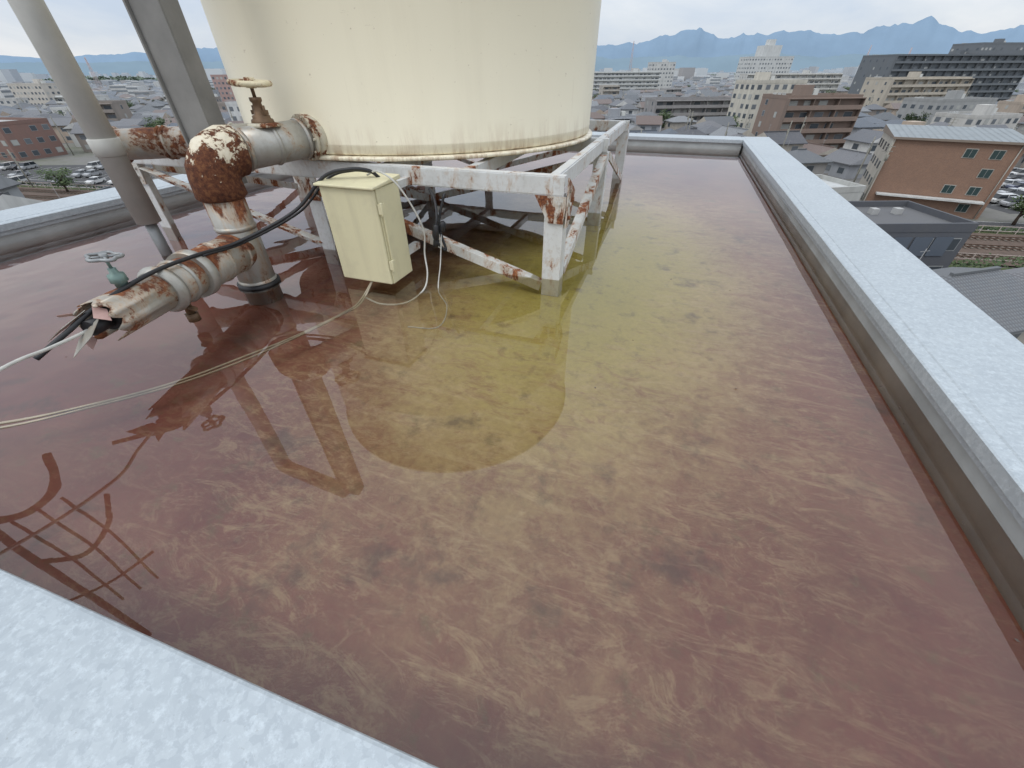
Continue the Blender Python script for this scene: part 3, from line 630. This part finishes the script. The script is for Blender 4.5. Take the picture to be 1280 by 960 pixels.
at('apartment_building',320,-280,-8,lambda mb:block(mb,26,12,10,3,WH,GR,300,'balc'),16)
at('apartment_building',240,-213,-8,lambda mb:block(mb,20,14,8,3,WH,(.45,.45,.45),230,'win'),14)
at('apartment_building',360,-200,-8,lambda mb:block(mb,22,14,20,7,(.42,.25,.21),(.45,.45,.45),360,'win'),14)
at('apartment_building',290,-120,-8,lambda mb:block(mb,30,14,12,4,(.55,.52,.46),(.45,.45,.45),290,'balc'),14)
occ+= [(92,102,14),(104,112,14),(85,118,14)]
occ+= [(118,-118,18),(123,-136,12),(113,-102,12)]
def rail_F(R): return 72-.2*R
WC=[(.58,.56,.52),(.46,.41,.34),(.38,.36,.34),(.27,.22,.18),(.62,.62,.60),(.32,.33,.35),(.46,.36,.27),(.66,.65,.62)]
RC=[(.09,.10,.11),(.12,.125,.14),(.17,.17,.18),(.065,.065,.075),(.19,.12,.09),(.11,.135,.17),(.26,.27,.28),(.13,.14,.15)]
far=MB()
F=24
while F<1000:
    step=12.5 if F<260 else 16
    R=-1.18*F-30
    while R<1.18*F+30:
        f=F+random.uniform(-2,2); r=R+random.uniform(-1,1)
        R+=step*random.uniform(.85,1.2)
        if abs(f-rail_F(r))<15: continue
        if f<60 and abs(r)<16: continue
        if any((f-a)**2+(r-b_)**2<(q+7)**2 for a,b_,q in occ): continue
        if random.random()<.06: continue
        dist=math.hypot(f,r); rot=PSI+math.radians(random.choice((8,8,98,-10,12,100)))
        wc=random.choice(WC); rc=random.choice(RC); big=random.random()<(.05 if F<300 else .08)
        x,y,_=P(f,r)
        mb=MB() if dist<170 else far
        if dist>=170: mb.T=Matrix.Translation((x,y,GZ))@Matrix.Rotation(rot,4,'Z')
        if big:
            fl=random.choice((2,3,3,4,4)) if F>150 else 2
            w=random.uniform(10,16)
            if dist<500: block(mb,w,9,fl*3,fl,wc,random.choice(((.30,.30,.29),(.42,.42,.40),(.18,.19,.20))),dist,random.choice(('win','balc')),random.random()<.5)
            else:
                mb.box(-w/2,w/2,-5,5,0,fl*3.2,0,hz(wc,dist),False)
                for q in range(fl): mb.box(-w/2-.05,w/2+.05,-5.1,-5.01,q*3.2+1,q*3.2+2.4,0,hz((.15,.16,.17),dist),False)
        else: house(mb,random.uniform(7,10.5),random.uniform(6.5,8.5),random.choice((3.2,5.6,5.8,5.8)),random.uniform(1.5,2.4),wc,rc,dist,random.random()<.55,dist<450)
        if dist<170: mb.obj('house',TM,None,(x,y,GZ),rot)
    F+=step*(1.0 if F<260 else 1.08)
far.T=Matrix.Identity(4); far.obj('town_houses',TM)
far=MB(); F=1000
while F<4200:
    R=-1.2*F
    while R<1.2*F:
        f=F+random.uniform(-25,25); r=R; R+=random.uniform(16,42)
        dist=math.hypot(f,r); x,y,_=P(f,r); far.T=Matrix.Translation((x,y,GZ))@Matrix.Rotation(PSI+random.uniform(-.3,.3),4,'Z')
        w=random.uniform(9,30); h=random.choice((6,7,7,8,9,10,12)) if random.random()<.95 else random.uniform(16,32)
        if h>15: w=random.uniform(14,40)
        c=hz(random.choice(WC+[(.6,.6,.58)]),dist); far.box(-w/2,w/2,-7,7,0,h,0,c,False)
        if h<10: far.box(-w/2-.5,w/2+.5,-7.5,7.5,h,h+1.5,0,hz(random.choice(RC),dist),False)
    F+=45 if F<2200 else 90
far.T=Matrix.Identity(4); far.obj('distant_town',[M_dtown])

# railway
def railstrip(name,off,w,z,mat,r0=-330,r1=260):
    mb=MB(); L0=Vector(P(rail_F(r0),r0)); L1=Vector(P(rail_F(r1),r1)); d=(L1-L0).normalized(); nn=Vector((-d.y,d.x,0))
    mb.add([L0+nn*(off-w/2)+Vector((0,0,z)),L1+nn*(off-w/2)+Vector((0,0,z)),L1+nn*(off+w/2)+Vector((0,0,z)),L0+nn*(off+w/2)+Vector((0,0,z))],[(0,1,2,3)]); return mb.obj(name,[mat]),L0,d,nn,(L1-L0).length
o,L0,d0,n0,LL=railstrip('railway_ballast',0,15,GZ+.25,M_ballast)
for k,off in enumerate((-4.6,0,4.6)):
    mb=MB(); 
    s=0
    while s<LL:
        c=L0+d0*s+n0*off+Vector((0,0,GZ+.33)); mb.bar(c-n0*1.05,c+n0*1.05,.24,.12,1); s+=.9
    for sg in (-.53,.53):
        mb.bar(L0+n0*(off+sg)+Vector((0,0,GZ+.46)),L0+d0*LL+n0*(off+sg)+Vector((0,0,GZ+.46)),.09,.14,0)
    mb.obj('railway_track',[M_rail,M_sleep])
for k in range(14):
    mb=MB(); c=L0+d0*(40*k+20)+n0*7.6; mb.cyl(c+Vector((0,0,GZ)),c+Vector((0,0,GZ+8)),.16,8); mb.bar(c+Vector((0,0,GZ+7)),c-n0*9.5+Vector((0,0,GZ+7)),.12,.12); mb.bar(c+Vector((0,0,GZ+6)),c-n0*9.5+Vector((0,0,GZ+7)),.06,.06); mb.obj('catenary_pole',[M_conc])
mb=MB()
for off in (-7.2,7.3):
    s=0
    while s<LL:
        c=L0+d0*s+n0*(off+.9)+Vector((0,0,GZ)); mb.bar(c,c+Vector((0,0,1.3)),.08,.08); s+=2.5
    for z in (.5,1.2): mb.bar(L0+n0*(off+.9)+Vector((0,0,GZ+z)),L0+d0*LL+n0*(off+.9)+Vector((0,0,GZ+z)),.05,.09)
mb.obj('railway_fence',[plain('fence_paint',(.5,.42,.38),.7,0,.2,1,0)])
railstrip('grass_verge',-10.6,5.8,GZ+.02,M_grass); railstrip('grass_verge',9.0,1.9,GZ+.02,M_grass)
railstrip('road',13.0,5.5,GZ+.02,M_asph); 
for off in (10.5,15.5): railstrip('road_edge_line',off,.15,GZ+.028,M_line)
for (off,hh,wd) in ((-9.6,1.5,1.6),(9.1,1.0,.7)):
    mb=MB(); rnd=random.Random(int(off*10))
    for k in range(9000):
        s=rnd.uniform(330,520) if k<6500 else rnd.uniform(120,330); dens=noise.noise(Vector((s*.11,off,0)))
        if dens<-.25: continue
        c=L0+d0*s+n0*(off+rnd.gauss(0,wd*.4))+Vector((0,0,GZ+.1+hh*(.75+dens)*math.sqrt(rnd.random()))); q=rnd.uniform(.12,.26); a=Vector((rnd.uniform(-1,1),rnd.uniform(-1,1),rnd.uniform(-.6,.6))).normalized(); b2=a.orthogonal().normalized()
        mb.add([c-a*q,c-b2*q*.7,c+a*q,c+b2*q*.7],[(0,1,2,3)])
    mb.obj('hedge',[M_leaf])

# car parks
def lot(name,F0,F1,R0_,R1):
    mb=MB(); mb.add([P(F0,R0_,GZ+.012),P(F0,R1,GZ+.012),P(F1,R1,GZ+.012),P(F1,R0_,GZ+.012)],[(0,1,2,3)]); mb.obj(name,[M_asph])
lot('car_park',76,122,92,135); lot('car_park',103,133,-146,-92)
def carmesh(col,van=False):
    m,nt,b=newmat('car_paint'); b.inputs['Base Color'].default_value=(*col,1); b.inputs['Roughness'].default_value=.25; b.inputs['Coat Weight'].default_value=.5
    mb=MB(); hw=.83
    low=[(-2.15,.35),(-2.2,.6),(-2.1,.88),(-1.2 if not van else -1.75,.98),(1.85,1.0),(2.1,.9),(2.15,.4)]
    if van: top=[(-1.75,.98),(-1.1,1.62),(1.75,1.66),(2.0,.98)]
    else: top=[(-1.2,.97),(-.5,1.42),(.95,1.44),(1.75,.99)]
    n=len(low); V=[(x,-hw,z) for x,z in low]+[(x,hw,z) for x,z in low]
    mb.add(V,[(i,(i+1)%n,n+(i+1)%n,n+i) for i in range(n)]+[tuple(range(n-1,-1,-1)),tuple(range(n,2*n))],0)
    V=[]
    for sg in (-1,1):
        for j,(x,z) in enumerate(top): V.append((x,sg*(hw-.05 if j in (0,3) else hw-.2),z))
    mb.add(V,[(0,1,5,4),(2,3,7,6),(3,2,1,0),(4,5,6,7)],1); 
    (xa,za),(xb,zb)=top[1],top[2]; mb.box(xa-.03,xb+.05,-hw+.19,hw-.19,zb-.01,zb+.05,0)
    for sg in (-1,1):
        mb.bar((.2,sg*(hw-.04),.99),(.25,sg*(hw-.19),zb),.09,.05,0)
        for x in (-1.35,1.35): mb.cyl((x,sg*(hw-.18),.31),(x,sg*(hw+.02),.31),.31,14,2); mb.cyl((x,sg*(hw+.02),.31),(x,sg*(hw+.03),.31),.18,10,3)
        mb.box(-2.2,-2.1,min(sg*.5,sg*.78),max(sg*.5,sg*.78),.62,.76,3); mb.box(2.1,2.17,min(sg*.55,sg*.8),max(sg*.55,sg*.8),.68,.85,4)
    return mb.obj('parked_car',[m,M_cglass,M_black,M_steel,M_tail],data_only=True)
m,nt,b=newmat('car_glass'); b.inputs['Base Color'].default_value=(.02,.025,.03,1); b.inputs['Roughness'].default_value=.08; M_cglass=m
m,nt,b=newmat('tail_lamp'); b.inputs['Base Color'].default_value=(.3,.01,.01,1); M_tail=m
CM=[carmesh(c,v_) for c,v_ in (((.65,.65,.64),False),((.65,.65,.64),True),((.03,.03,.035),False),((.35,.36,.37),True),((.35,.36,.37),False),((.05,.06,.11),False),((.62,.62,.6),True))]
def cars(F0,R0_,n,dF,dR,rot,prob=.88):
    for k in range(n):
        if random.random()>prob: continue
        x,y,_=P(F0+dF*k,R0_+dR*k); place(random.choice(CM),'parked_car',None,(x,y,GZ+.015),PSI+math.radians(rot+random.uniform(-2,2)))
RR=(97,104,111,118,125)
for i,Rr in enumerate(RR): cars(78,Rr,14,2.7,.1,0)
LR=(107,116,127)
for i,Fr in enumerate(LR): cars(Fr,-143,18,0,2.75,90,.55)
mb=MB()
for i,Rr in enumerate(RR):
    for k in range(15): mb.bar(P(76.7+2.7*k,Rr-2.5,GZ+.018),P(76.7+2.7*k,Rr+2.5,GZ+.018),.12,.004)
for Fr in LR:
    for k in range(19): mb.bar(P(Fr-2.5,-144.4+2.75*k,GZ+.018),P(Fr+2.5,-144.4+2.75*k,GZ+.018),.12,.004)
mb.obj('parking_bay_lines',[M_line])

# trees
def treemesh(seed,h=7):
    rnd=random.Random(seed); mb=MB(); mb.sweep([(0,0,0),(.1,0,h*.25),(.0,.1,h*.5),(.1,0,h*.8)],[.28,.2,.14,.04],8,1)
    cl=[]
    for k in range(16):
        a=rnd.uniform(0,6.28); r=rnd.uniform(.4,h*.3); z=rnd.uniform(h*.4,h*.95); c=Vector((r*math.cos(a),r*math.sin(a),z)); cl.append(c)
        mb.sweep([(0,0,z*.6),tuple(c*.5+Vector((0,0,z*.35))),tuple(c)],[.09,.06,.02],5,1)
    for c in cl:
        for k in range(70):
            v_=Vector((rnd.gauss(0,1),rnd.gauss(0,1),rnd.gauss(0,.8)))*h*.075+c; s=rnd.uniform(.12,.28); a=Vector((rnd.uniform(-1,1),rnd.uniform(-1,1),rnd.uniform(-.6,.6))).normalized(); b2=a.orthogonal().normalized()
            mb.add([v_-a*s,v_-b2*s*.7,v_+a*s,v_+b2*s*.7],[(0,1,2,3)],0)
    return mb.obj('tree',[M_leaf,M_bark],data_only=True)
TMm=[treemesh(i,6+i) for i in range(3)]
for (F_,R_) in ((47,70),(69,86),(100,-72),(99,-85),(97,-100),(98,-118),(150,-120),(152,-100),(146,-75),(128,72),(122,120),(135,133),(118,66),(205,150),(190,-160),(170,-185),(185,-205),(178,-140)):
    x,y,_=P(F_+random.uniform(-1,1),R_); o=place(random.choice(TMm),'tree',None,(x,y,GZ),random.uniform(0,6)); o.scale=(1,1,random.uniform(.4,.6)) if F_<60 else (1,1,random.uniform(.45,.8))
for k in range(80):
    F_=random.uniform(120,600); R_=random.uniform(-1.1,1.1)*F_
    if any((F_-a)**2+(R_-b_)**2<(q+1)**2 for a,b_,q in occ): continue
    x,y,_=P(F_,R_); o=place(random.choice(TMm),'tree',None,(x,y,GZ),random.uniform(0,6)); o.scale=(1.2,1.2,1.1)
mb=MB(); rnd=random.Random(3)
m,nt,b=newmat('distant_foliage'); v=coords(nt); c=ramp(nt,noi(nt,v,.05,5,.6),[(.3,(.09,.13,.10)),(.7,(.17,.21,.15))]); lk(nt,c,b.inputs['Base Color']); b.inputs['Roughness'].default_value=.9; M_dleaf=m
for (F_,R_,L2_,h_,n_) in ((1250,-1020,260,24,2600),(1500,-820,200,20,2000),(900,-500,60,12,500),(1700,700,300,16,1500),(800,620,40,12,400),(1500,200,250,14,1200),(700,-640,50,12,400)):
    for k in range(n_):
        u=rnd.uniform(-1,1); w_=rnd.uniform(-1,1); hh=h_*(1-u*u)*(.7+.3*noise.noise(Vector((u*7,w_*3,F_))))
        c=Vector(P(F_+w_*30,R_+u*L2_,GZ+max(1,hh*math.sqrt(rnd.random())))); s=rnd.uniform(1.5,4); a=Vector((rnd.uniform(-1,1),rnd.uniform(-1,1),rnd.uniform(-.6,.6))).normalized(); b2=a.orthogonal().normalized()
        mb.add([c-a*s,c-b2*s*.7,c+a*s,c+b2*s*.7],[(0,1,2,3)])
mb.obj('distant_woodland',[M_dleaf])

pm=MB(); pm.sweep([(0,0,0),(0,0,11)],[.17,.11],8); 
for z in (10.3,9.6): pm.box(-.9,.9,-.05,.05,z,z+.09)
pm.cyl((.35,0,8.2),(.35,0,9.1),.25,10); pmd=pm.obj('utility_pole',[M_conc],data_only=True)
for k in range(70):
    F_=random.uniform(60,330); R_=random.uniform(-1.1,1.1)*F_
    if k<30: R_=abs(R_)
    if any((F_-a)**2+(R_-b_)**2<(q-3)**2 for a,b_,q in occ) or abs(F_-rail_F(R_))<9: continue
    x,y,_=P(F_,R_); place(pmd,'utility_pole',None,(x,y,GZ),random.uniform(0,3))
M_tow=plain('tower_paint',(.5,.42,.42),.8,0,.1,1,0)
for (F_,R_,h_) in ((900,215,62),(1000,700,58),(1100,-1000,55),(700,-580,40),(820,640,48)):
    mb=MB(); x,y,_=P(F_,R_)
    for sx,sy in ((-1,-1),(1,-1),(1,1),(-1,1)): mb.cyl((sx*2.5,sy*2.5,0),(sx*.4,sy*.4,h_),.25,5)
    for q in range(8): z=h_*q/8; s=2.5-2.1*q/8; mb.bar((-s,-s,z),(s,-s,z+h_/8),.2,.2); mb.bar((s,s,z),(-s,s,z+h_/8),.2,.2)
    mb.obj('lattice_tower',[M_tow],None,(x,y,GZ))

# mountains
PK=[(-90,.02),(-70,.025),(-55,.022),(-47,.024),(-42,.019),(-39,.023),(-36,.026),(-32.6,.034),(-30,.033),(-22,.04),(-12,.035),(0,.034),(8.6,.037),(13.8,.040),(17.1,.051),(19.9,.058),(22.2,.043),(25.5,.048),(29,.050),(32.2,.043),(35.3,.050),(38.1,.057),(39.7,.047),(42.2,.038),(44.6,.045),(55,.04),(70,.045),(90,.03)]
def pk(a):
    for (a0,h0),(a1,h1) in zip(PK,PK[1:]):
        if a0<=a<=a1:
            t=(a-a0)/(a1-a0); t=t*t*(3-2*t)*.5+t*.5; return h0*(1-t)+h1*t
    return .03
def mountains(name,D,scale,col,off,depth):  # col: pale blue base colour with the aerial haze painted in
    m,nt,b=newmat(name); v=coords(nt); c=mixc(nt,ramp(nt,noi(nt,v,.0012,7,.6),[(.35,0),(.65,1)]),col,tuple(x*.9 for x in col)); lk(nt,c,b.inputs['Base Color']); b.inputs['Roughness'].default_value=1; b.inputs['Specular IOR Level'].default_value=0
    mb=MB(); V=[];rows=10;nA=720
    for i in range(nA+1):
        a=-90+180*i/nA; h=pk(max(-90,min(90,a+off)))*scale*D
        h*=1+.10*noise.noise(Vector((a*.9,off,0)))+.06*noise.noise(Vector((a*3.1,off,2)))+.035*noise.noise(Vector((a*8,off,5)))
        for j in range(rows+1):
            t=j/rows; dd=D-depth*(1-t); s=math.sin(t*math.pi/2)
            z=GZ+(h-GZ)*s*(1+ (.15*noise.noise(Vector((a*1.2,t*4,off+3)))*(1-t)))
            r=math.radians(a); V.append(P(dd*math.cos(r),dd*math.sin(r),z))
    Fc=[]
    for i in range(nA):
        for j in range(rows): k=i*(rows+1)+j; Fc.append((k,k+rows+1,k+rows+2,k+1))
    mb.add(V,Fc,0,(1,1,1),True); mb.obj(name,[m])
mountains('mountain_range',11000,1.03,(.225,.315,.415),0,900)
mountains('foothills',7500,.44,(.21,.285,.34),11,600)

# ------------------------------------------------------------------ world, sun, camera
w=bpy.data.worlds.new('World'); scene.world=w; w.use_nodes=True; nt=w.node_tree; bg=nt.nodes['Background']
sky=nd(nt,'ShaderNodeTexSky',sky_type='NISHITA'); sky.sun_disc=False; sky.sun_elevation=math.radians(55); sky.sun_rotation=math.radians(205)
tc=nd(nt,'ShaderNodeTexCoord'); mp=nd(nt,'ShaderNodeMapping'); mp.inputs['Scale'].default_value=(1,1,3.2); lk(nt,tc.outputs['Generated'],mp.inputs['Vector'])
n=noi(nt,mp.outputs['Vector'],2.3,8,.58,.4); cl=ramp(nt,n,[(.32,(.60,.69,.83)),(.5,(.77,.82,.89)),(.66,(.95,.96,.98))])
sz=nd(nt,'ShaderNodeSeparateXYZ'); lk(nt,tc.outputs['Generated'],sz.inputs[0])
gain=mth(nt,'ADD',mth(nt,'MULTIPLY',mth(nt,'MAXIMUM',sz.outputs[2],0),10.0),9.4)
vm=nd(nt,'ShaderNodeVectorMath',operation='SCALE'); lk(nt,cl,vm.inputs[0]); lk(nt,gain,vm.inputs['Scale'])
c=mixc(nt,.88,sky.outputs[0],vm.outputs[0]); lk(nt,c,bg.inputs['Color']); bg.inputs['Strength'].default_value=.1
sl=bpy.data.lights.new('sun','SUN'); sl.energy=.9; sl.angle=math.radians(20); sl.color=(1,.97,.92); so=bpy.data.objects.new('sun',sl); scene.collection.objects.link(so)
so.rotation_euler=Vector((-.35,-.75,1.15)).to_track_quat('Z','Y').to_euler()
cam=bpy.data.cameras.new('camera'); co=bpy.data.objects.new('camera',cam); scene.collection.objects.link(co); scene.camera=co
cam.sensor_width=36; cam.lens=492/1280*36; cam.clip_start=.05; cam.clip_end=30000
R_=Matrix.Rotation(PSI,4,'Z')@Matrix.Rotation(math.radians(90-38.4),4,'X')@Matrix.Rotation(math.radians(-.4),4,'Z')
co.matrix_world=Matrix.Translation((0,0,1))@R_
scene.view_settings.view_transform='Standard'; scene.view_settings.look='None'; scene.view_settings.exposure=0
